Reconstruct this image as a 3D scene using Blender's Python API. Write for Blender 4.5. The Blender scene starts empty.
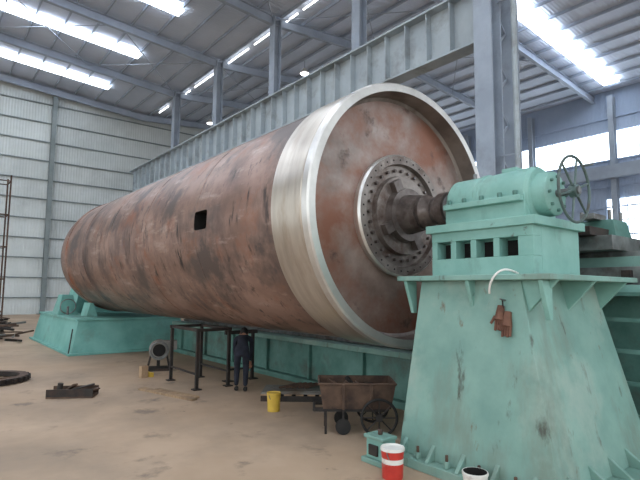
import bpy, bmesh, math, random
from mathutils import Vector, Matrix, Quaternion
random.seed(7)
S=bpy.context.scene
S.view_settings.view_transform='Standard'
S.view_settings.look='None'

def lin(c):
    return tuple(((v/255)/12.92 if v/255<=0.04045 else ((v/255+0.055)/1.055)**2.4) for v in c)+(1.0,)

def mat(name,c1,c2,scale=3,rough=.6,metal=0,c3=None,sscale=1.2,lo=.55,hi=.7,bump=.05,stretch=(1,1,1),sstretch=(1,1,1),spec=.4,yramp=None,wave=None,extra=(),zramp=None):
    m=bpy.data.materials.new(name); m.use_nodes=True
    nt=m.node_tree; N=nt.nodes; L=nt.links
    b=N['Principled BSDF']
    b.inputs['Roughness'].default_value=rough; b.inputs['Metallic'].default_value=metal
    b.inputs['Specular IOR Level'].default_value=spec
    tc=N.new('ShaderNodeTexCoord')
    mp=N.new('ShaderNodeMapping'); mp.inputs['Scale'].default_value=stretch
    L.new(tc.outputs['Object'],mp.inputs['Vector'])
    n=N.new('ShaderNodeTexNoise'); n.inputs['Scale'].default_value=scale; n.inputs['Detail'].default_value=8; n.inputs['Roughness'].default_value=.6
    L.new(mp.outputs[0],n.inputs['Vector'])
    r=N.new('ShaderNodeValToRGB'); r.color_ramp.elements[0].position=.35; r.color_ramp.elements[1].position=.65
    r.color_ramp.elements[0].color=lin(c1); r.color_ramp.elements[1].color=lin(c2)
    L.new(n.outputs['Fac'],r.inputs[0]); out=r.outputs[0]
    st=list(extra)
    if c3: st.insert(0,(c3,sscale,lo,hi,sstretch))
    for q,(cc,ss,l0,h0,sv) in enumerate(st):
        mp2=N.new('ShaderNodeMapping'); mp2.inputs['Scale'].default_value=sv; mp2.inputs['Location'].default_value=(3.1+q*7.7,1.7-q*3.3,5.3+q*2.9)
        L.new(tc.outputs['Object'],mp2.inputs['Vector'])
        n2=N.new('ShaderNodeTexNoise'); n2.inputs['Scale'].default_value=ss; n2.inputs['Detail'].default_value=6; n2.inputs['Roughness'].default_value=.65
        L.new(mp2.outputs[0],n2.inputs['Vector'])
        r2=N.new('ShaderNodeValToRGB'); r2.color_ramp.elements[0].position=l0; r2.color_ramp.elements[1].position=h0
        L.new(n2.outputs['Fac'],r2.inputs[0])
        mx=N.new('ShaderNodeMixRGB'); mx.inputs[2].default_value=lin(cc)
        L.new(r2.outputs[0],mx.inputs[0]); L.new(out,mx.inputs[1]); out=mx.outputs[0]
    for ax,ramp in ((1,yramp),(2,zramp)):
        if not ramp: continue
        sp=N.new('ShaderNodeSeparateXYZ'); L.new(tc.outputs['Object'],sp.inputs[0])
        y0,y1=ramp[0][0],ramp[-1][0]
        mr=N.new('ShaderNodeMapRange'); mr.inputs[1].default_value=y0; mr.inputs[2].default_value=y1
        L.new(sp.outputs[ax],mr.inputs[0])
        rr=N.new('ShaderNodeValToRGB'); cr=rr.color_ramp
        while len(cr.elements)>1: cr.elements.remove(cr.elements[-1])
        cr.elements[0].position=0; cr.elements[0].color=tuple(ramp[0][1])+(1,)
        for (yy,cc) in ramp[1:]:
            e=cr.elements.new((yy-y0)/(y1-y0)); e.color=tuple(cc)+(1,)
        L.new(mr.outputs[0],rr.inputs[0])
        mx=N.new('ShaderNodeMixRGB'); mx.blend_type='MULTIPLY'; mx.inputs[0].default_value=1
        L.new(out,mx.inputs[1]); L.new(rr.outputs[0],mx.inputs[2]); out=mx.outputs[0]
    L.new(out,b.inputs['Base Color'])
    h=n.outputs['Fac']; bd=N.new('ShaderNodeBump'); bd.inputs['Strength'].default_value=bump; bd.inputs['Distance'].default_value=.05
    if wave:
        w=N.new('ShaderNodeTexWave'); w.wave_type='BANDS'; w.bands_direction=wave[0]; w.inputs['Scale'].default_value=wave[1]
        L.new(tc.outputs['Object'],w.inputs['Vector']); h=w.outputs['Fac']; bd.inputs['Strength'].default_value=wave[2]
    if bump>0 or wave:
        L.new(h,bd.inputs['Height']); L.new(bd.outputs[0],b.inputs['Normal'])
    return m

def emis(name,c,s):
    m=bpy.data.materials.new(name); m.use_nodes=True
    b=m.node_tree.nodes['Principled BSDF']
    b.inputs['Base Color'].default_value=lin(c)
    b.inputs['Emission Color'].default_value=lin(c); b.inputs['Emission Strength'].default_value=s
    return m

M={}
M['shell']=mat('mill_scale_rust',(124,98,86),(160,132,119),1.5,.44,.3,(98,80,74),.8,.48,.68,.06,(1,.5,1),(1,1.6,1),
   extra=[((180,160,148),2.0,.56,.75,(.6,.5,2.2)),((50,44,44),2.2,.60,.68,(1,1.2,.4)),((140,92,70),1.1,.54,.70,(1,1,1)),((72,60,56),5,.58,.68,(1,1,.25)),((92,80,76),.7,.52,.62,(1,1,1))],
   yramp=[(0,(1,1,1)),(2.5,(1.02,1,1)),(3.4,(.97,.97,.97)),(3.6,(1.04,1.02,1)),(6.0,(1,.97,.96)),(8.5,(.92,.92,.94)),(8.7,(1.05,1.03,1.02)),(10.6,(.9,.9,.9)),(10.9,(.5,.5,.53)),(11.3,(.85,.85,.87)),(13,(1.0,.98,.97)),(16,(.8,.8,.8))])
M['mach']=mat('machined_steel',(172,162,150),(206,199,188),.6,.30,.75,(158,136,114),.8,.52,.8,.006,(1,6,1),(1,3,1))
M['machd']=mat('machined_steel_edge',(190,188,184),(222,220,215),1.5,.3,.75,None,bump=.01)
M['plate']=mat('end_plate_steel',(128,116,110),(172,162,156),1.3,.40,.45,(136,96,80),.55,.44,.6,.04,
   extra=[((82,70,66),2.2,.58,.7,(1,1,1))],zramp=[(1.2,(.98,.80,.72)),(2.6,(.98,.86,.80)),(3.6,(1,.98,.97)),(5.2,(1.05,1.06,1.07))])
M['rim']=mat('rim_inner_steel',(120,110,104),(150,140,132),2,.45,.4,(90,74,66),1.2,.5,.7,.03)
M['flange']=mat('flange_steel',(108,99,94),(152,144,138),3.0,.42,.6,(92,74,66),2.0,.48,.62,.06)
M['spindle']=mat('spindle_steel',(92,84,80),(128,120,116),5,.38,.6,(74,62,58),3,.5,.7,.04)
M['dark']=mat('dark_void',(18,16,16),(30,28,26),4,.9,0,bump=0)
M['green']=mat('green_paint',(118,164,154),(136,180,170),2.2,.5,0,(104,132,122),1.6,.56,.76,.04,sstretch=(1.4,1.4,.7),extra=[((88,98,90),4,.64,.72,(1,1,1))])
M['green2']=mat('green_paint_dusty',(112,150,141),(130,166,156),2.0,.6,0,(118,132,120),1.2,.50,.72,.05,sstretch=(1.6,1.6,.5),extra=[((78,84,76),3.2,.62,.72,(1.5,1.5,.5)),((148,170,160),1.0,.52,.7,(1,1,1)),((112,98,80),5,.64,.72,(1,1,.4))],zramp=[(0,(.86,.84,.82)),(.6,(.95,.95,.94)),(2.2,(1,1,1))])
M['greend']=mat('green_paint_dark',(72,114,105),(96,136,127),2.6,.6,0,(78,86,78),1.4,.5,.7,.04)
M['tgreen']=mat('tail_green_paint',(94,150,141),(120,174,165),1.2,.55,0,(104,136,126),1.2,.55,.75,.03)
M['steel']=mat('grey_steel',(96,98,98),(138,140,138),4,.45,.5,(84,70,60),3,.5,.7,.04)
M['wheel']=mat('handwheel_paint',(72,92,90),(98,116,112),5,.45,.2,(70,66,60),5,.5,.7,.02)
M['dsteel']=mat('dark_steel',(36,33,33),(56,52,48),4,.6,.3,(70,54,46),3,.5,.7,.05)
M['rust']=mat('rusty_iron',(70,54,46),(98,78,64),5,.8,.1,(54,44,40),4,.5,.7,.1)
M['col']=mat('column_paint',(142,152,164),(160,170,182),.8,.6,0,(126,132,140),.7,.55,.75,0)
M['beam']=mat('crane_beam_paint',(158,168,174),(174,184,188),.8,.6,0,(136,140,140),.9,.5,.7,0)
M['roof']=mat('roof_sheet',(194,204,218),(208,216,230),.4,.7,0,None,bump=0,wave=('Y',1.6,.35))
M['raft']=mat('rafter_paint',(150,160,174),(168,178,192),.8,.6,0,None,bump=0)
M['wallb']=mat('wall_sheet',(184,190,188),(200,205,203),.3,.7,0,(170,176,175),.2,.5,.7,0,wave=('X',1.6,.3))
M['girt']=mat('girt_paint',(108,118,118),(128,136,136),1,.7,0,None,bump=0)
M['wallr']=mat('wall_sheet_side',(152,168,190),(168,182,204),.3,.7,0,None,bump=0,wave=('Y',1.6,.3))
M['sky']=emis('skylight_panel',(240,247,255),10)
M['win']=emis('window_glass',(228,240,250),4.5)
M['lamp']=emis('lamp_glass',(255,255,255),5)
M['red']=mat('red_paint',(170,48,40),(192,60,50),6,.4,0,(150,120,110),5,.6,.75,.01)
M['white']=mat('white_paint',(206,204,198),(222,220,214),6,.45,0,(170,150,140),5,.62,.75,.01)
M['yellow']=mat('yellow_plastic',(184,152,58),(202,170,72),6,.45,0,(150,130,70),5,.6,.75,.01)
M['rubber']=mat('rubber',(28,28,28),(42,40,38),6,.8,0,bump=.02)
M['cloth']=mat('work_cloth_navy',(26,29,38),(38,42,54),8,.9,0,None,bump=.05)
M['skin']=mat('skin',(150,104,82),(170,122,98),8,.6,0,None,bump=0)
M['hair']=mat('hair_black',(16,14,14),(26,24,22),30,.7,0,None,bump=.1)
M['wood']=mat('wood_board',(140,116,90),(164,138,110),3,.8,0,(110,92,74),2,.5,.7,.05,(1,8,1))
M['leather']=mat('brown_glove',(92,62,50),(116,82,66),8,.8,0,None,bump=.1)
M['plateg']=mat('steel_sheet_grey',(110,108,104),(136,134,128),2,.5,.4,(98,84,70),2,.5,.7,.03)

class MB:
    def __init__(s): s.v=[];s.f=[];s.fm=[];s.mats=[]
    def mi(s,k):
        if k not in s.mats: s.mats.append(k)
        return s.mats.index(k)
    def add(s,vs,fs,k,T=None):
        o=len(s.v); i=s.mi(k)
        for v in vs:
            v=Vector(v)
            if T is not None: v=T@v
            s.v.append(v)
        for f in fs: s.f.append([o+a for a in f]); s.fm.append(i)
    def box(s,x0,x1,y0,y1,z0,z1,k,T=None):
        s.add([(x0,y0,z0),(x1,y0,z0),(x1,y1,z0),(x0,y1,z0),(x0,y0,z1),(x1,y0,z1),(x1,y1,z1),(x0,y1,z1)],
              [(0,3,2,1),(4,5,6,7),(0,1,5,4),(1,2,6,5),(2,3,7,6),(3,0,4,7)],k,T)
    def frus(s,b,t,z0,z1,k,T=None):
        x0,x1,y0,y1=b; X0,X1,Y0,Y1=t
        s.add([(x0,y0,z0),(x1,y0,z0),(x1,y1,z0),(x0,y1,z0),(X0,Y0,z1),(X1,Y0,z1),(X1,Y1,z1),(X0,Y1,z1)],
              [(0,3,2,1),(4,5,6,7),(0,1,5,4),(1,2,6,5),(2,3,7,6),(3,0,4,7)],k,T)
    def bar(s,p0,p1,w,h,k,T=None):
        p0=Vector(p0);p1=Vector(p1);d=p1-p0;l=d.length
        q=d.to_track_quat('Y','Z').to_matrix().to_4x4()
        TT=Matrix.Translation(p0)@q
        if T is not None: TT=T@TT
        s.box(-w/2,w/2,0,l,-h/2,h/2,k,TT)
    def cyl(s,p0,p1,r0,r1=None,k='steel',n=24,T=None):
        if r1 is None:r1=r0
        p0=Vector(p0);p1=Vector(p1);d=p1-p0;l=d.length
        q=d.to_track_quat('Z','Y').to_matrix().to_4x4()
        TT=Matrix.Translation(p0)@q
        if T is not None: TT=T@TT
        vs=[(r0*math.cos(2*math.pi*i/n),r0*math.sin(2*math.pi*i/n),0) for i in range(n)]+[(r1*math.cos(2*math.pi*i/n),r1*math.sin(2*math.pi*i/n),l) for i in range(n)]
        fs=[(i,(i+1)%n,n+(i+1)%n,n+i) for i in range(n)]+[tuple(range(n-1,-1,-1)),tuple(range(n,2*n))]
        s.add(vs,fs,k,TT)
    def tor(s,c,ax,R,r,k,n=36,m=10,T=None,a0=0,a1=2*math.pi):
        q=Vector(ax).to_track_quat('Z','Y').to_matrix().to_4x4(); TT=Matrix.Translation(Vector(c))@q
        if T is not None: TT=T@TT
        vs=[];fs=[]
        full=abs(a1-a0-2*math.pi)<1e-6
        nn=n if full else n+1
        for i in range(nn):
            a=a0+(a1-a0)*i/n
            for j in range(m):
                b=2*math.pi*j/m
                vs.append(((R+r*math.cos(b))*math.cos(a),(R+r*math.cos(b))*math.sin(a),r*math.sin(b)))
        for i in range(n):
            i2=(i+1)%nn
            for j in range(m): fs.append((i*m+j,i2*m+j,i2*m+(j+1)%m,i*m+(j+1)%m))
        s.add(vs,fs,k,TT)
    def rev(s,prof,x,z,n,T=None):
        rings=[]
        vs=[]
        for (y,r,k) in prof:
            if r<1e-6: rings.append([len(vs)]); vs.append((x,y,z))
            else:
                rings.append(list(range(len(vs),len(vs)+n)))
                for i in range(n):
                    a=2*math.pi*i/n; vs.append((x+r*math.cos(a),y,z+r*math.sin(a)))
        o=len(s.v)
        for v in vs:
            v=Vector(v); s.v.append(T@v if T is not None else v)
        for j in range(len(prof)-1):
            A,B=rings[j],rings[j+1]; mi=s.mi(prof[j][2])
            for i in range(n):
                i2=(i+1)%n
                if len(A)==1: f=[A[0],B[i],B[i2]]
                elif len(B)==1: f=[A[i],B[0],A[i2]]
                else: f=[A[i],B[i],B[i2],A[i2]]
                s.f.append([o+a for a in f]); s.fm.append(mi)
    def poly(s,pts,vec,k,T=None):
        n=len(pts); vec=Vector(vec)
        vs=[Vector(p) for p in pts]+[Vector(p)+vec for p in pts]
        s.add(vs,[tuple(range(n-1,-1,-1)),tuple(range(n,2*n))]+[(i,(i+1)%n,n+(i+1)%n,n+i) for i in range(n)],k,T)
    def build(s,name,bevel=0,smooth=True,ang=35,parent=None):
        me=bpy.data.meshes.new(name)
        me.from_pydata([tuple(v) for v in s.v],[],s.f)
        for k in s.mats: me.materials.append(M[k])
        me.polygons.foreach_set('material_index',s.fm)
        bm=bmesh.new(); bm.from_mesh(me); bmesh.ops.recalc_face_normals(bm,faces=bm.faces); bm.to_mesh(me); bm.free()
        if smooth:
            me.polygons.foreach_set('use_smooth',[True]*len(me.polygons))
            me.set_sharp_from_angle(angle=math.radians(ang))
        o=bpy.data.objects.new(name,me); S.collection.objects.link(o)
        if bevel>0:
            b=o.modifiers.new('bevel','BEVEL'); b.width=bevel; b.segments=2; b.limit_method='ANGLE'; b.angle_limit=math.radians(40)
        if parent: o.parent=parent
        me.update()
        return o

AX=3.15
# ---------------------------------------------------------------- room
XW=32.5; YW=38.0
M['floor']=mat('concrete_floor',(162,139,116),(178,155,132),.5,.7,0,(144,127,110),.35,.45,.65,.03,extra=[((118,104,92),1.3,.6,.72,(1,1,1)),((112,96,84),6,.68,.74,(1,1,1))])
b=MB(); b.box(-30,XW+.3,-22,YW+.3,-.2,0,'floor'); b.build('floor',smooth=False)
b=MB(); b.box(-30,XW,YW,YW+.15,0,20,'wallb'); b.build('wall_back',smooth=False)
b=MB(); b.box(XW,XW+.15,-22,YW+.15,0,20,'wallr'); b.build('wall_right',smooth=False)
prof=[(-30,17.1),(-11.5,18.5),(8.5,17.1),(16.5,17.8),(XW,16.6)]
def zr(x):
    for (a,za),(c,zc) in zip(prof,prof[1:]):
        if a<=x<=c: return za+(zc-za)*(x-a)/(c-a)
    return prof[-1][1]
b=MB()
for (a,za),(c,zc) in zip(prof,prof[1:]):
    b.add([(a,-22,za),(c,-22,zc),(c,YW,zc),(a,YW,za),(a,-22,za+.1),(c,-22,zc+.1),(c,YW,zc+.1),(a,YW,za+.1)],
      [(0,1,2,3),(4,7,6,5),(0,4,5,1),(2,6,7,3),(1,5,6,2),(0,3,7,4)],'roof')
b.build('ceiling',smooth=False)
b=MB()
x=-28.5
while x<XW:
    z=zr(x); b.box(x-.035,x+.035,-22,YW,z-.18,z-.01,'raft'); x+=1.5
b.build('roof_purlins',smooth=False)
cys=[-16.8,-10.1,-3.4,3.25,10.4,17.1,23.8,30.6]
b=MB()
for y in cys+[37.4]:
    for (a,za),(c,zc) in zip(prof,prof[1:]):
        for (zo,w,h) in ((-.2,.24,.03),(-.68,.24,.03),(-.44,.03,.48)):
            b.bar((a,y,za+zo),(c,y,zc+zo),w,h,'raft')
for i in (2,4,6):
    y0,y1=cys[i],cys[i+1]
    for (a,c) in ((-4,2.3),(2.3,8.5),(8.5,16.5),(16.5,24.5)):
        b.cyl((a,y0,zr(a)-.4),(c,y1,zr(c)-.4),.03,k='raft',n=8); b.cyl((c,y0,zr(c)-.4),(a,y1,zr(a)-.4),.03,k='raft',n=8)
b.build('roof_rafters',smooth=False)
b=MB()
def sky(x0,x1,y0,y1):
    if x0<-11.5<x1:
        sky(x0,-11.5,y0,y1); x0=-11.5
    z0,z1=zr(x0)-.22,zr(x1)-.22
    b.add([(x0,y0,z0),(x1,y0,z1),(x1,y1,z1),(x0,y1,z0),(x0,y0,z0+.03),(x1,y0,z1+.03),(x1,y1,z1+.03),(x0,y1,z0+.03)],
      [(0,1,2,3),(4,7,6,5),(0,4,5,1),(2,6,7,3),(1,5,6,2),(0,3,7,4)],'sky')
for y in (-20,-13.4,-6.7,0,6.9,13.7,20.4,27.1,33.8):
    sky(-16,4.6,y-.42,y+.42)
for y in (-6.7,8.6):
    sky(16.8,31,y-.5,y+.5)
b.build('skylight_panels',smooth=False)
b=MB()
for (y0,y1) in ((11,15.5),(16,20.5),(21.2,24.4),(25.2,29),(29.8,32),(34,36)):
    z=zr(9.35)-.24; b.box(9.32,9.38,y0,y1,z-.03,z+.04,'lamp')
b.build('tube_light_row',smooth=False)
for i,(x,y) in enumerate(((13.8,21.3),(13.5,34.8))):
    b=MB(); z=zr(x)-.03
    b.cyl((x,y,z),(x,y,z-.6),.03,k='raft',n=8); b.cyl((x,y,z-.55),(x,y,z-.9),.1,.34,'white',20); b.cyl((x,y,z-.89),(x,y,z-.96),.3,.24,'lamp',20)
    b.build('high_bay_lamp')
b=MB()
z=1.2
while z<17:
    b.box(-30,XW,YW-.1,YW-.003,z,z+.09,'girt'); z+=1.5
b.build('trim_wall_girts',smooth=False)
def hcol(b,x,y,z0,z1,w=.5,d=.6,t=.04,k='col',along='x'):
    if along=='x':
        b.box(x-d/2,x-d/2+t,y-w/2,y+w/2,z0,z1,k); b.box(x+d/2-t,x+d/2,y-w/2,y+w/2,z0,z1,k); b.box(x-d/2+t,x+d/2-t,y-t/2,y+t/2,z0,z1,k)
    else:
        b.box(x-w/2,x+w/2,y-d/2,y-d/2+t,z0,z1,k); b.box(x-w/2,x+w/2,y+d/2-t,y+d/2,z0,z1,k); b.box(x-t/2,x+t/2,y-d/2+t,y+d/2-t,z0,z1,k)
for x in (-17.3,-11.1,-4.7,1.7,):
    b=MB(); hcol(b,x,YW-.32,0,zr(x)-.3,.3,.4,along='y',k='girt'); b.box(x-.35,x+.35,YW-.55,YW-.12,0,.05,'girt'); b.build('wall_column',smooth=False)
for y in cys:
    b=MB()
    if y<4:
        hcol(b,7.3,y,0,zr(7.3)-.3,.6,.55,.05)
        hcol(b,8.5,y,0,zr(8.5)-.3,.45,.4,.04)
        z=.4
        while z<15.0:
            b.bar((7.6,y,z),(8.3,y,z+.75),.06,.06,'col'); b.bar((8.3,y,z+.75),(7.6,y,z+1.5),.06,.06,'col'); z+=1.5
        b.cyl((7.6,y-.7,0),(7.6,y-.7,zr(7.5)-.4),.08,k='beam',n=10)
        for z in (2,6,10.8,14): b.bar((7.6,y-.7,z),(7.45,y-.25,z),.04,.04,'col')
    else:
        hcol(b,8.3,y,0,9.7,.5,1.1,.05)
        b.box(7.65,8.95,y-.3,y+.3,9.7,9.97,'col')
        hcol(b,8.65,y,9.97,zr(8.65)-.3,.5,.45,.04)
    b.box(6.9,9.1,y-.5,y+.5,0,.06,'col')
    b.build('steel_column',smooth=False)
b=MB(); xc=8.0; YB=3.75
b.box(xc-.36,xc+.36,YB,YW-.2,11.83,11.9,'beam'); b.box(xc-.3,xc+.3,YB,YW-.2,9.98,10.05,'beam'); b.box(xc-.02,xc+.02,YB,YW-.2,10.05,11.83,'beam')
y=YB+.2
while y<YW-.3:
    b.box(xc-.28,xc+.28,y-.02,y+.02,10.05,11.83,'beam'); y+=1.0
b.box(xc-.05,xc+.05,YB,YW-.2,11.9,12.03,'dsteel')
b.box(xc-.3,xc+.3,YB-.18,YB,9.98,12.03,'beam')
b.build('crane_runway_beam',smooth=False)
b=MB()
for i in range(9):
    y0=-20.9+6*i+.1
    b.box(XW-.06,XW-.003,y0,y0+5.8,11.5,13.5,'win')
    for k in range(1,4): b.box(XW-.1,XW-.06,y0+k*1.45-.03,y0+k*1.45+.03,11.5,13.5,'wallr')
    b.box(XW-.12,XW-.003,y0-.05,y0+5.85,11.4,11.5,'wallr')
b.build('window_1',smooth=False)
b=MB()
for y0 in (-3,7.2,15.5):
    b.box(XW-.06,XW-.003,y0,y0+2.6,5.6,8.6,'win'); b.box(XW-.1,XW-.06,y0+1.27,y0+1.33,5.6,8.6,'wallr'); b.box(XW-.1,XW-.06,y0,y0+2.6,7.05,7.12,'wallr')
b.build('window_2',smooth=False)
for i in range(9):
    y=-20.9+6*i
    b=MB(); hcol(b,XW-.4,y,0,16,.35,.5,.04); b.build('side_wall_column',smooth=False)
b=MB()
for z in (2,4,6,8,9.5,14.5):
    b.box(XW-.12,XW-.003,-22,YW,z,z+.1,'wallr')
b.box(XW-1.0,XW-.6,-22,YW,10.0,10.9,'col')
b.build('trim_side_girts',smooth=False)

# ---------------------------------------------------------------- mill shell
b=MB()
R=1.945; E=.8
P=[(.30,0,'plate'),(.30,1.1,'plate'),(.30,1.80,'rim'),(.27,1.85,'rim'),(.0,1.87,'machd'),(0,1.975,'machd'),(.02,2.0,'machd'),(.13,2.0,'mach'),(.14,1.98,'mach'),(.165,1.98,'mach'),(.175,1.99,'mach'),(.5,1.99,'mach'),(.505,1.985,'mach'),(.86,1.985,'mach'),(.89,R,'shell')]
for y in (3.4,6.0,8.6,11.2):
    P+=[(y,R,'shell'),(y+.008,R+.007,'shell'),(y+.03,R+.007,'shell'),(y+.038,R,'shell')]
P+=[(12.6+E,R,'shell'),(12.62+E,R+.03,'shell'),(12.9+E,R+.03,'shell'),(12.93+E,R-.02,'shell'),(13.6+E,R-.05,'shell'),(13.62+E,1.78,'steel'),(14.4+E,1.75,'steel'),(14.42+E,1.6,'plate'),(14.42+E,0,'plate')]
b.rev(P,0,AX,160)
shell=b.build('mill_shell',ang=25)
shell.data.materials.append(M['dark']); dk=len(shell.data.materials)-1
bmc=bmesh.new(); bmesh.ops.create_cube(bmc,size=1)
bmesh.ops.scale(bmc,vec=(.6,.5,.34),verts=bmc.verts)
bmesh.ops.bevel(bmc,geom=[e for e in bmc.edges if abs((e.verts[0].co-e.verts[1].co).x)>.1],offset=.07,segments=4,affect='EDGES',profile=.5)
mc=bpy.data.meshes.new('cut'); bmc.to_mesh(mc); bmc.free()
for _ in range(dk): mc.materials.append(M['shell'])
mc.materials.append(M['dark'])
for p in mc.polygons: p.material_index=dk
oc=bpy.data.objects.new('cut',mc); S.collection.objects.link(oc); oc.location=(-1.936,3.2,3.21)
bo=shell.modifiers.new('b','BOOLEAN'); bo.object=oc; bo.operation='DIFFERENCE'; bo.solver='EXACT'
bpy.context.view_layer.update()
dg=bpy.context.evaluated_depsgraph_get()
nm=bpy.data.meshes.new_from_object(shell.evaluated_get(dg))
shell.modifiers.clear(); shell.data=nm
bpy.data.objects.remove(oc)
nm.set_sharp_from_angle(angle=math.radians(25))
b=MB()
P=[(.31,0,'flange'),(.31,.93,'machd'),(.20,.95,'machd'),(.17,.92,'flange'),(.17,.80,'flange'),(.24,.78,'flange'),(.24,.62,'flange'),(.16,.60,'flange'),(.16,.42,'spindle'),(.05,.40,'spindle'),(.05,.3,'spindle'),(-.235,.26,'spindle'),(-.235,0,'spindle')]
b.rev(P,0,AX,96)
for i in range(28):
    a=2*math.pi*i/28; x=.70*math.cos(a); z=AX+.70*math.sin(a)
    b.cyl((x,.25,z),(x,.19,z),.026,k='spindle',n=6)
for i in range(36):
    a=2*math.pi*(i+.5)/36; x=.86*math.cos(a); z=AX+.86*math.sin(a)
    b.cyl((x,.18,z),(x,.166,z),.014,k='dark',n=10)
for i in range(4):
    a=2*math.pi*i/4+.5; c,s_=math.cos(a),math.sin(a)
    b.bar((.30*c,.12,AX+.30*s_),(.56*c,.12,AX+.56*s_),.12,.16,'spindle')
b.build('trunnion_flange',parent=shell,ang=30)
b=MB(); b.rev([(14.4+E,0,'steel'),(14.4+E,1.0,'steel'),(14.55+E,1.0,'steel'),(14.56+E,.4,'spindle'),(15.08+E,.38,'spindle'),(15.08+E,0,'spindle')],0,AX,48); b.build('rear_trunnion',parent=shell)

# ---------------------------------------------------------------- headstock
hs=bpy.data.objects.new('lathe_headstock',None); S.collection.objects.link(hs)
b=MB()
b.frus((-1.12,1.12,-2.66,-.72),(-.86,.86,-2.2,-.88),.10,2.12,'green2')
b.box(-1.27,1.3,-2.9,-.6,0,.10,'green2')
for y in (-.85,-1.25,-1.65,-2.05,-2.45,-2.75):
    b.poly([(-1.25,y,.1),(-1.05,y,.1),(-1.05,y,.32)],(0,.05,0),'green2')
    b.cyl((-1.19,y+.18,.1),(-1.19,y+.18,.17),.035,k='green2',n=6); b.cyl((-1.19,y+.18,.17),(-1.19,y+.18,.24),.018,k='rust',n=8)
for x in (-.9,-.45,0,.45,.9):
    b.poly([(x,-2.87,.1),(x,-2.57,.1),(x,-2.57,.32)],(.05,0,0),'green2')
b.build('pedestal',bevel=.02,parent=hs,ang=30)
b=MB()
b.box(-1.03,1.15,-2.6,-.62,2.12,2.18,'green2')
for y in (-.75,-1.65,-2.5):
    b.poly([(-1.0,y,2.12),(-.80,y,2.12),(-.80,y,1.72),(-.86,y,1.72)],(0,.05,0),'green')
for x in (-.85,0,.85):
    b.poly([(x,-2.58,2.12),(x,-2.1,2.12),(x,-2.18,1.70)],(.05,0,0),'green')
b.build('shelf_plate',bevel=.008,parent=hs)
b=MB()
b.box(-.36,.55,-2.18,-.80,2.18,2.80,'green')
b.box(-.55,-.36,-2.18,-.80,2.18,2.40,'green')
b.box(-.55,-.36,-2.18,-.80,2.62,2.76,'green')
b.box(-.60,.60,-2.24,-.74,2.74,2.84,'green')
for (y0,y1) in ((-.88,-.80),(-1.17,-1.09),(-1.46,-1.38),(-1.77,-1.69),(-2.18,-2.0)):
    b.box(-.545,-.36,y0,y1,2.40,2.62,'green')
b.box(-.365,-.355,-2.0,-.86,2.42,2.60,'dark')
b.build('lower_housing',bevel=.012,parent=hs)
b=MB()
P=[(-.86,0,'green'),(-.86,.31,'green'),(-.90,.345,'green'),(-1.28,.345,'green'),(-1.30,.36,'green'),(-1.36,.36,'green'),(-1.38,.345,'green'),(-1.98,.36,'green'),(-2.02,.33,'green'),(-2.03,.27,'green'),(-2.18,.26,'green'),(-2.20,.22,'green'),(-2.20,0,'green')]
b.rev(P,0,AX,64)
b.box(-.36,.36,-2.0,-.88,2.84,AX,'green')
b.box(-.44,.44,-1.98,-.9,AX-.10,AX-.03,'green')
for y in (-.98,-1.2,-1.45,-1.7,-1.9):
    for sx in (-1,1): b.cyl((sx*.40,y,AX-.03),(sx*.40,y,AX+.03),.03,k='greend',n=6)
for i in range(8):
    a=2*math.pi*i/8; b.cyl((.2*math.cos(a),-2.19,AX+.2*math.sin(a)),(.2*math.cos(a),-2.23,AX+.2*math.sin(a)),.022,k='greend',n=6)
b.box(-.09,.09,-1.75,-1.55,AX+.33,AX+.39,'green')
b.cyl((0,-1.1,AX+.33),(0,-1.1,AX+.42),.03,k='steel',n=10)
b.build('bearing_housing',bevel=.008,parent=hs,ang=30)
b=MB()
b.rev([(-.24,0,'spindle'),(-.24,.24,'spindle'),(-.30,.25,'spindle'),(-.42,.2,'spindle'),(-.46,.2,'spindle'),(-.47,.17,'spindle'),(-.56,.17,'spindle'),(-.57,.24,'spindle'),(-.70,.24,'spindle'),(-.71,.2,'steel'),(-.87,.2,'steel'),(-.87,0,'steel')],0,AX,48)
b.build('spindle',parent=hs,ang=30)
b=MB()
yh=-2.40
b.tor((0,yh,AX+.02),(0,1,0),.38,.017,'wheel',48,8)
b.cyl((0,-2.18,AX),(0,-2.46,AX+.0),.045,k='steel',n=16); b.cyl((0,-2.36,AX),(0,-2.44,AX),.075,k='wheel',n=20)
for i in range(6):
    a=2*math.pi*i/6+.3; b.cyl((0,yh,AX+.01),(.38*math.cos(a),yh,AX+.02+.38*math.sin(a)),.016,.012,'wheel',8)
b.cyl((.2,yh-.01,AX+.32),(.2,yh-.13,AX+.32),.014,k='steel',n=10)
b.build('handwheel',parent=hs)
cu=bpy.data.curves.new('cable','CURVE'); cu.dimensions='3D'; cu.bevel_depth=.012
sp=cu.splines.new('NURBS'); pts=[(-.65,-2.05,2.2),(-.85,-2.1,2.22),(-.97,-2.08,2.25),(-1.06,-2.0,2.17),(-1.06,-1.95,2.05),(-1.02,-1.93,1.98)]
sp.points.add(len(pts)-1)
for p,q in zip(sp.points,pts): p.co=q+(1,)
sp.use_endpoint_u=True
oc=bpy.data.objects.new('cable',cu); S.collection.objects.link(oc); oc.data.materials.append(M['white']); oc.parent=hs
b=MB()
for k,(y,z) in enumerate(((-2.0,1.70),(-2.08,1.64))):
    b.cyl((-.92,y,z+.15),(-.955,y,z),.035,.055,'leather',12)
    for j in range(4): b.cyl((-.955,y-.04+.026*j,z),(-.98,y-.05+.03*j,z-.10-.01*(j%2)),.017,.013,'leather',8)
    b.cyl((-.955,y+.05,z+.04),(-.98,y+.09,z-.04),.017,.013,'leather',8)
b.cyl((-.84,-2.03,1.9),(-.98,-2.03,1.92),.01,k='steel',n=8); b.cyl((-.94,-2.03,1.92),(-.93,-2.03,1.8),.008,k='dsteel',n=8)
b.build('work_gloves',parent=hs)

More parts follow.
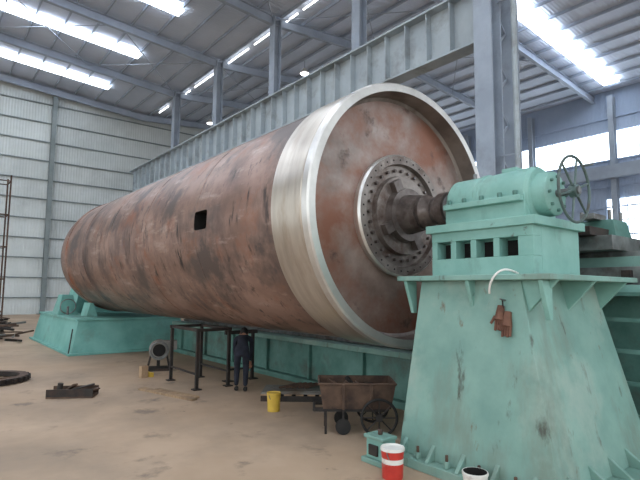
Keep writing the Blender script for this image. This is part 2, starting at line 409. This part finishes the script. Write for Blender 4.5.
# ---------------------------------------------------------------- bed
b=MB()
b.box(.9,2.9,-.5,10.8,0,.85,'greend')
b.box(.75,3.05,-.5,10.8,.85,.95,'green2')
b.box(.75,3.05,-.5,10.8,0,.12,'greend')
for i in range(7):
    y=.3+i*1.65; b.box(.82,.92,y,y+.06,.12,.85,'greend')
b.box(1.1,1.3,-.45,10.7,.95,1.02,'steel'); b.box(2.5,2.7,-.45,10.7,.95,1.02,'steel')
b.build('lathe_bed',bevel=.01)
# ---------------------------------------------------------------- tailstock
b=MB()
b.frus((-2.1,1.5,11.3,17.6),(-1.9,1.35,11.5,17.4),.0,1.0,'tgreen')
b.box(-1.95,1.4,11.45,17.45,1.0,1.06,'tgreen')
b.box(-2.2,1.6,11.2,17.7,0,.07,'tgreen')
b.frus((-1.1,1.1,15.7,17.4),(-.7,.7,15.95,17.2),1.06,2.75,'tgreen')
b.rev([(15.9,0,'tgreen'),(15.9,.42,'tgreen'),(15.95,.45,'tgreen'),(17.2,.45,'tgreen'),(17.3,.3,'tgreen'),(17.5,.25,'steel'),(17.5,0,'steel')],0,AX,40)
b.box(-.45,.45,15.95,17.15,2.7,AX,'tgreen')
for sx in (-1.35,1.0):
    b.poly([(sx,12.8,1.06),(sx+.35,12.8,1.06),(sx+.2,12.8,1.5),(sx+.1,12.8,1.5)],(0,.8,0),'tgreen')
b.frus((-1.85,-1.2,14.6,15.6),(-1.7,-1.35,14.8,15.4),1.06,1.75,'tgreen')
b.tor((-1.6,14.3,1.35),(0,1,0),.25,.02,'steel',30,6); b.cyl((-1.6,14.3,1.06),(-1.6,14.3,1.35),.04,k='steel',n=10)
b.cyl((-2.0,11.7,.75),(-2.17,11.3,.07),.02,k='dsteel',n=8)
b.build('lathe_tailstock',bevel=.02,ang=30)
# ---------------------------------------------------------------- carriage to the right
b=MB()
b.frus((1.75,3.6,-3.6,-.75),(1.9,3.4,-3.3,-.9),0,2.0,'greend')
b.box(1.5,3.8,-3.8,-.62,2.0,2.1,'green')
b.box(1.7,3.5,-3.2,-1.0,2.1,2.35,'steel')
b.box(1.9,3.3,-3.7,-.8,2.35,2.5,'green2')
b.box(2.0,2.2,-3.9,-.7,2.5,2.58,'steel'); b.box(2.9,3.1,-3.9,-.7,2.5,2.58,'steel')
b.box(1.5,3.6,-2.2,-1.4,2.58,2.78,'steel')
b.box(1.3,2.2,-2.0,-1.6,2.78,2.9,'dsteel')
b.frus((1.9,2.5,-2.1,-1.5),(1.95,2.45,-2.05,-1.55),2.78,3.05,'greend')
b.box(1.7,2.1,-1.9,-1.7,3.05,3.13,'steel')
for (x,y) in ((2.0,-1.99),(2.4,-1.99),(2.0,-1.6),(2.4,-1.6)): b.cyl((x,y,3.0),(x,y,3.2),.025,k='steel',n=8)
b.cyl((1.2,-1.1,2.45),(1.9,-1.1,2.45),.04,k='steel',n=12); b.tor((1.2,-1.1,2.45),(1,0,0),.2,.018,'dsteel',30,8)
for a in (0,math.pi/2): b.cyl((1.2,-1.1-.2*math.cos(a),2.45-.2*math.sin(a)),(1.2,-1.1+.2*math.cos(a),2.45+.2*math.sin(a)),.012,k='dsteel',n=8)
b.cyl((2.55,-3.6,2.7),(2.55,-.8,2.7),.05,k='steel',n=12)
b.frus((2.7,3.3,-3.0,-2.3),(2.8,3.2,-2.9,-2.4),2.58,3.0,'green2')
b.cyl((3.0,-2.65,3.0),(3.0,-2.65,3.25),.16,k='steel',n=20)
for y in (-3.1,-2.7,-2.3,-1.3,-1.0): b.box(1.62,1.7,y-.06,y+.06,2.12,2.3,'dsteel')
b.build('lathe_carriage',bevel=.01)
b=MB()
for (x,y) in ((1.38,-.8),(1.38,-1.8),(1.38,-2.8),(1.38,-3.7)):
    b.bar((x,y,0),(x,y,2.0),.07,.07,'greend')
for z in (.45,.85,1.25,1.65,1.98): b.bar((1.38,-3.75,z),(1.38,-.75,z),.05,.05,'greend')
for (y0) in (-3.7,-2.8,-1.8): b.bar((1.36,y0,.1),(1.36,y0+.95,.8),.03,.03,'dsteel')
b.build('guard_railing')

# ---------------------------------------------------------------- floor items
def Tm(x,y,z=0,a=0): return Matrix.Translation((x,y,z))@Matrix.Rotation(math.radians(a),4,'Z')
T=Tm(-.70,.50,0,-38)@Matrix.Scale(.97,4)
b=MB()
def tub(b,T):
    x0,x1,y0,y1,z0,z1=-.55,.55,-.33,.33,.36,.72; e=.06;t=.02
    b.box(x0+e,x1-e,y0+e,y1-e,z0,z0+t,'rust',T)
    bo=[(x0+e,y0+e),(x1-e,y0+e),(x1-e,y1-e),(x0+e,y1-e)]; to=[(x0,y0),(x1,y0),(x1,y1),(x0,y1)]
    bi=[(a+t*(1 if a<0 else -1),c+t*(1 if c<0 else -1)) for a,c in bo]; ti=[(a+t*(1 if a<0 else -1),c+t*(1 if c<0 else -1)) for a,c in to]
    for i in range(4):
        j=(i+1)%4
        vs=[(*bo[i],z0),(*bo[j],z0),(*to[j],z1),(*to[i],z1),(*bi[i],z0),(*bi[j],z0),(*ti[j],z1),(*ti[i],z1)]
        b.add(vs,[(0,1,2,3),(4,7,6,5),(0,4,5,1),(3,2,6,7),(0,3,7,4),(1,5,6,2)],'rust',T)
    for (p,q) in (((x0,y0),(x1,y0)),((x1,y0),(x1,y1)),((x1,y1),(x0,y1)),((x0,y1),(x0,y0))):
        b.cyl((*p,z1),(*q,z1),.018,k='rust',n=8,T=T)
    for xx in (-.2,.2): b.bar((xx,y0+.03,z0),(xx,y0-.015,z1),.04,.02,'rust',T)
tub(b,T)
b.bar((-.62,-.22,.34),(.45,-.22,.34),.05,.05,'dsteel',T); b.bar((-.62,.22,.34),(.45,.22,.34),.05,.05,'dsteel',T)
b.bar((-.45,-.22,.32),(-.45,-.22,0),.035,.035,'dsteel',T); b.bar((-.45,.22,.32),(-.45,.22,0),.035,.035,'dsteel',T); b.bar((-.45,-.22,.15),(-.45,.22,.15),.03,.03,'dsteel',T)
b.cyl((-.62,-.26,.34),(-.62,.26,.34),.02,k='dsteel',n=10,T=T)
for sy in (-.4,.4):
    b.tor((.3,sy,.27),(0,1,0),.25,.02,'rubber',36,8,T=T); b.cyl((.3,sy-.04,.27),(.3,sy+.04,.27),.05,k='dsteel',n=14,T=T)
    for i in range(8):
        a=math.pi*i/4; b.cyl((.3,sy,.27),(.3+.24*math.cos(a),sy,.27+.24*math.sin(a)),.011,k='dsteel',n=6,T=T)
b.cyl((.3,-.42,.27),(.3,.42,.27),.022,k='dsteel',n=10,T=T)
for sy in (-.26,.26):
    b.cyl((-.2,sy-.02,.11),(-.2,sy+.02,.11),.11,k='rubber',n=24,T=T); b.bar((-.2,sy,.11),(-.2,sy,.35),.03,.03,'dsteel',T)
for i in range(14):
    a=random.uniform(-.35,.35);c=random.uniform(-.2,.2); d=random.uniform(0,3.1)
    b.bar((a,c,.5+random.uniform(0,.14)),(a+.22*math.cos(d),c+.14*math.sin(d),.55+random.uniform(0,.18)),.06,.05,random.choice(['dsteel','rust']),T)
b.build('hand_cart',smooth=True)

def bucket(name,x,y,r,h,k,kb=None,open_=True,handle=True,lid=None,b0=.45,b1=.66):
    b=MB()
    R90=Matrix.Translation((x,y,0))@Matrix(((1,0,0,0),(0,0,1,0),(0,1,0,0),(0,0,0,1)))
    P=[(0,0,k),(0,r*.88,k),(.02,r*.9,k),(h*b0,r*.93,kb or k),(h*b1,r*.94,k),(h*.9,r,k),(h*.91,r*1.05,lid or k),(h*.97,r*1.05,lid or k),(h*.97,r*1.02,lid or k),(h,r*1.02,lid or k),(h,r*.95,'dark' if open_ else (lid or k))]
    if open_: P+=[(h*.5,r*.9,'dark'),(h*.5,0,'dark')]
    else: P+=[(h-.01,r*.93,lid or k),(h-.01,0,lid or k)]
    b.rev(P,0,0,32,T=R90)
    if handle: b.tor((x,y,h*.9),(.3,-1,.25),r*1.08,.006,'steel',24,6,a0=math.pi,a1=2*math.pi)
    return b.build(name,ang=30)
bucket('paint_bucket',-1.64,-1.10,.125,.32,'red','white',open_=False,lid='white',b0=.5,b1=.66)
bucket('yellow_bucket',-1.02,2.15,.115,.30,'yellow',None,open_=False)
bucket('paint_can',-1.42,-1.98,.12,.26,'white','green2',open_=True,handle=False)
b=MB(); T=Matrix.Translation((.02,-.16,0)); b.box(-1.57,-1.31,-.72,-.35,0,.06,'green2',T); b.box(-1.53,-1.33,-.68,-.4,.06,.28,'green',T); b.box(-1.56,-1.32,-.70,-.38,.28,.32,'green2',T); b.cyl((-1.44,-.54,.32),(-1.44,-.54,.38),.03,k='rust',n=8,T=T)
b.box(-1.56,-1.53,-.6,-.46,.1,.22,'dsteel',T); b.build('anchor_block',bevel=.008)
b=MB()
for x in (-1.3,-.6):
    for y in (4.5,5.8):
        b.bar((x,y,0),(x,y,1.15),.06,.06,'dsteel'); b.box(x-.08,x+.08,y-.08,y+.08,0,.02,'dsteel')
for x in (-1.3,-.6): b.bar((x,4.45,1.17),(x,5.85,1.17),.06,.06,'dsteel'); b.bar((x,4.5,.3),(x,5.8,.3),.035,.035,'dsteel')
for y in (4.5,5.8): b.bar((-1.35,y,1.17),(-.55,y,1.17),.06,.06,'dsteel')
b.build('steel_trestle')
b=MB()
for x in (-.35,.25):
    b.bar((x,4.95,0),(x,4.95,1.02),.06,.06,'dsteel'); b.box(x-.1,x+.1,4.85,5.05,0,.02,'dsteel')
b.bar((-.45,4.95,1.05),(.35,4.95,1.05),.08,.08,'dsteel'); b.bar((-.35,4.95,.25),(.25,4.95,.25),.04,.04,'dsteel')
b.build('support_stand')
b=MB(); T=Tm(-1.0,7.3,0,-20)
b.cyl((0,-.14,.5),(0,.14,.5),.24,k='plateg',n=28,T=T); b.cyl((0,-.15,.5),(0,-.17,.5),.15,k='dark',n=24,T=T); b.tor((0,-.16,.5),(0,1,0),.2,.02,'steel',28,6,T=T)
b.cyl((0,.14,.5),(0,.42,.5),.13,k='dsteel',n=20,T=T); b.box(.1,.42,-.1,.1,.5,.72,'plateg',T)
for sx in (-.18,.18): b.bar((sx,0,.4),(sx*1.5,0,0),.05,.05,'dsteel',T)
b.box(-.32,.32,-.15,.4,0,.05,'dsteel',T); b.bar((0,.3,.05),(0,.3,.4),.08,.08,'dsteel',T)
b.build('blower_fan')
b=MB(); T=Tm(-.1,2.8,0,-40)
for yy in (-.36,0,.36): b.box(-.6,.6,yy-.05,yy+.05,0,.1,'dsteel',T)
for i in range(6): b.box(-.6+i*.21,-.6+i*.21+.14,-.4,.4,.1,.125,'wood',T)
b.box(-.6,.55,-.38,.38,.125,.15,'plateg',T); b.box(-.42,.62,-.36,.26,.151,.172,'plateg',T@Matrix.Rotation(.12,4,'Z'))
for i in range(5): b.bar((-.3+.12*i,-.1,.19),(.1+.1*i,.1,.24),.05,.03,'rust',T)
b.build('pallet_with_steel_sheets')
b=MB(); T=Tm(-1.95,4.4,0,-75); b.box(-.8,.8,-.07,.07,0,.04,'wood',T); b.box(-.5,.7,.1,.2,0,.04,'wood',T); b.build('timber_planks')
b=MB(); T=Tm(-1.65,6.5,0,10); b.box(-.08,.08,-.06,.06,0,.26,'wood',T); b.box(.12,.2,-.1,.12,0,.1,'yellow',T); b.build('wood_blocks')
b=MB(); T=Tm(-3.38,5.3,0,-30)
b.box(-.4,.4,-.2,.2,0,.03,'rust',T); b.box(-.4,.4,-.2,-.17,.03,.16,'dsteel',T); b.box(-.4,.4,.17,.2,.03,.16,'rust',T)
b.bar((-.3,-.1,.06),(.35,.1,.2),.1,.02,'dsteel',T); b.bar((-.2,.15,.05),(.1,-.2,.25),.08,.03,'rust',T); b.bar((.1,-.15,.05),(.42,.12,.12),.12,.02,'rust',T)
b.cyl((-.25,0,.03),(-.22,0,.24),.05,k='dsteel',n=12,T=T)
b.build('scrap_metal')
b=MB()
GX,GY=-4.5,7.9
T=Matrix.Translation((GX,GY,0))@Matrix(((1,0,0,0),(0,0,1,0),(0,1,0,0),(0,0,0,1)))
b.rev([(.02,.62,'dsteel'),(.02,.78,'dsteel'),(.12,.78,'rust'),(.12,.62,'dsteel'),(.02,.62,'dsteel')],0,0,48,T=T)
for i in range(32):
    a=2*math.pi*i/32; b.box(.77,.83,-.03,.03,.02,.11,'dsteel',Matrix.Translation((GX,GY,0))@Matrix.Rotation(a,4,'Z'))
for a in (0,math.pi/2): b.bar((GX-.62*math.cos(a),GY-.62*math.sin(a),.03),(GX+.62*math.cos(a),GY+.62*math.sin(a),.03),.08,.06,'rust')
b.build('ring_gear')
b=MB()
for i in range(110):
    x=random.gauss(-3.7,.5); y=random.gauss(18.4,.9); h=max(0,.9-.3*math.hypot(x+3.7,y-18.4)); z=random.uniform(.04,.06+h)
    a=random.uniform(0,3.14); l=random.uniform(.25,.7)
    b.bar((x-l*math.cos(a),y-l*math.sin(a),max(.05,z)),(x+l*math.cos(a),y+l*math.sin(a),max(.05,z+random.uniform(-.1,.15))),random.uniform(.04,.16),random.uniform(.03,.09),random.choice(['rust','dsteel','rust','steel']))
b.build('scrap_pile')
b=MB()
for (x,y) in ((-3.0,24),(-2.45,24.),(-3.0,25.2),(-2.45,25.2)): b.cyl((x,y,0),(x,y,7.6),.04,k='rust',n=8)
for z in (.8,2.4,4,5.6,7.3):
    b.cyl((-3.0,24,z),(-2.45,24,z),.03,k='rust',n=8); b.cyl((-3.0,25.2,z),(-2.45,25.2,z),.03,k='rust',n=8); b.cyl((-3.0,24,z),(-3.0,25.2,z),.03,k='rust',n=8); b.cyl((-2.45,24,z),(-2.45,25.2,z),.03,k='rust',n=8)
b.build('scaffold_tower')

# ---------------------------------------------------------------- worker (bent forward under the shell)
wk=bpy.data.objects.new('worker',None); S.collection.objects.link(wk)
def skin(name,pts,edges,mt,sub=2,parent=wk):
    me=bpy.data.meshes.new(name); me.from_pydata([p[:3] for p in pts],edges,[]); me.materials.append(M[mt])
    o=bpy.data.objects.new(name,me); S.collection.objects.link(o); o.parent=parent
    sk=o.modifiers.new('s','SKIN'); sk.use_smooth_shade=True
    for i,p in enumerate(pts):
        r=p[3]; me.skin_vertices[0].data[i].radius=(r,r) if not isinstance(r,tuple) else r
    me.skin_vertices[0].data[0].use_root=True
    if sub:
        s=o.modifiers.new('d','SUBSURF'); s.levels=sub; s.render_levels=sub
    return o
pts=[(0,0,.80,.12),(-.12,0,.90,.115),(-.26,0,.97,.125),(-.38,0,1.0,.10),(-.44,0,1.02,.06),
 (.02,.08,.74,.085),(-.10,.08,.42,.065),(.02,.08,.10,.046),
 (.02,-.08,.74,.085),(-.14,-.10,.42,.065),(-.04,-.10,.10,.046),
 (-.36,.16,.98,.058),(-.36,.17,.74,.044),(-.44,.14,.54,.034),
 (-.36,-.16,.98,.058),(-.38,-.17,.74,.044),(-.48,-.14,.54,.034)]
ed=[(0,1),(1,2),(2,3),(3,4),(0,5),(5,6),(6,7),(0,8),(8,9),(9,10),(3,11),(11,12),(12,13),(3,14),(14,15),(15,16)]
skin('body',pts,ed,'cloth')
for sy in (1,-1):
    yy=.08 if sy>0 else -.10; x0=.02 if sy>0 else -.04
    skin('boot',[(x0+.02,yy,.045,.045),(x0-.08,yy,.045,.045),(x0-.19,yy,.035,.035)],[(0,1),(1,2)],'rubber')
    hx=-.45 if sy>0 else -.49
    skin('palm',[(hx,.14*sy,.53,.03),(hx-.02,.14*sy,.47,.035),(hx-.03,.14*sy,.44,.03)],[(0,1),(1,2)],'skin')
    for j,l in enumerate((.07,.08,.075,.055)):
        yj=.14*sy-.03+.02*j
        skin('finger',[(hx-.03,yj,.44,.009),(hx-.045,yj,.44-l*.5,.0085),(hx-.035,yj,.44-l,.007)],[(0,1),(1,2)],'skin',1)
    skin('thumb',[(hx-.02,.14*sy-.03*sy,.49,.011),(hx-.05,.14*sy-.05*sy,.465,.010),(hx-.06,.14*sy-.05*sy,.435,.008)],[(0,1),(1,2)],'skin',1)
b=MB()
T=Matrix.Translation((-.52,0,1.08))@Matrix.Rotation(math.radians(-35),4,'Y')
def ell(b,c,r,k,T,n=20,m=12):
    vs=[];fs=[]
    for i in range(m+1):
        t=math.pi*i/m
        for j in range(n):
            a=2*math.pi*j/n; vs.append((c[0]+r[0]*math.sin(t)*math.cos(a),c[1]+r[1]*math.sin(t)*math.sin(a),c[2]+r[2]*math.cos(t)))
    for i in range(m):
        for j in range(n): fs.append((i*n+j,(i+1)*n+j,(i+1)*n+(j+1)%n,i*n+(j+1)%n))
    b.add(vs,fs,k,T)
ell(b,(0,0,0),(.095,.075,.115),'skin',T); ell(b,(.015,0,.025),(.1,.083,.105),'hair',T)
b.cyl((-.085,0,.01),(-.118,0,-.025),.008,.016,'skin',8,T=T)
for sy in (-1,1):
    ell(b,(-.086,.03*sy,.012),(.012,.014,.008),'dark',T,10,6); ell(b,(.0,.078*sy,-.005),(.02,.012,.032),'skin',T,10,6)
ell(b,(-.088,0,-.055),(.012,.028,.007),'leather',T,10,6)
b.cyl((.04,0,-.06),(.12,0,-.14),.055,.06,'skin',14,T=T)
b.build('head',parent=wk)
wk.location=(-.66,3.85,0); wk.rotation_euler=(0,0,math.radians(236))

# ---------------------------------------------------------------- light: overcast sky with darker ground below the horizon
w=bpy.data.worlds.new('world'); S.world=w; w.use_nodes=True
N=w.node_tree.nodes; L=w.node_tree.links
tc=N.new('ShaderNodeTexCoord'); sp=N.new('ShaderNodeSeparateXYZ'); L.new(tc.outputs['Generated'],sp.inputs[0])
r=N.new('ShaderNodeValToRGB'); L.new(sp.outputs[2],r.inputs[0])
mr=N.new('ShaderNodeMapRange'); mr.inputs[1].default_value=-.3; mr.inputs[2].default_value=.3; L.new(sp.outputs[2],mr.inputs[0]); L.new(mr.outputs[0],r.inputs[0])
r.color_ramp.elements[0].position=.42; r.color_ramp.elements[0].color=(.42,.40,.38,1)
r.color_ramp.elements[1].position=.54; r.color_ramp.elements[1].color=(.90,.955,1,1)
L.new(r.outputs[0],N['Background'].inputs[0])
N['Background'].inputs[1].default_value=2.15

cam=bpy.data.cameras.new('camera'); co=bpy.data.objects.new('camera',cam); S.collection.objects.link(co)
cam.sensor_width=36; cam.lens=500/640*36; cam.clip_end=300
co.location=(-5.77,-4.97,2.0)
co.rotation_mode='QUATERNION'
q=Matrix.Rotation(math.radians(-38.7),3,'Z')@Matrix.Rotation(math.radians(90+5.7),3,'X')@Matrix.Rotation(math.radians(0.5),3,'Z')
co.rotation_quaternion=q.to_quaternion()
S.camera=co
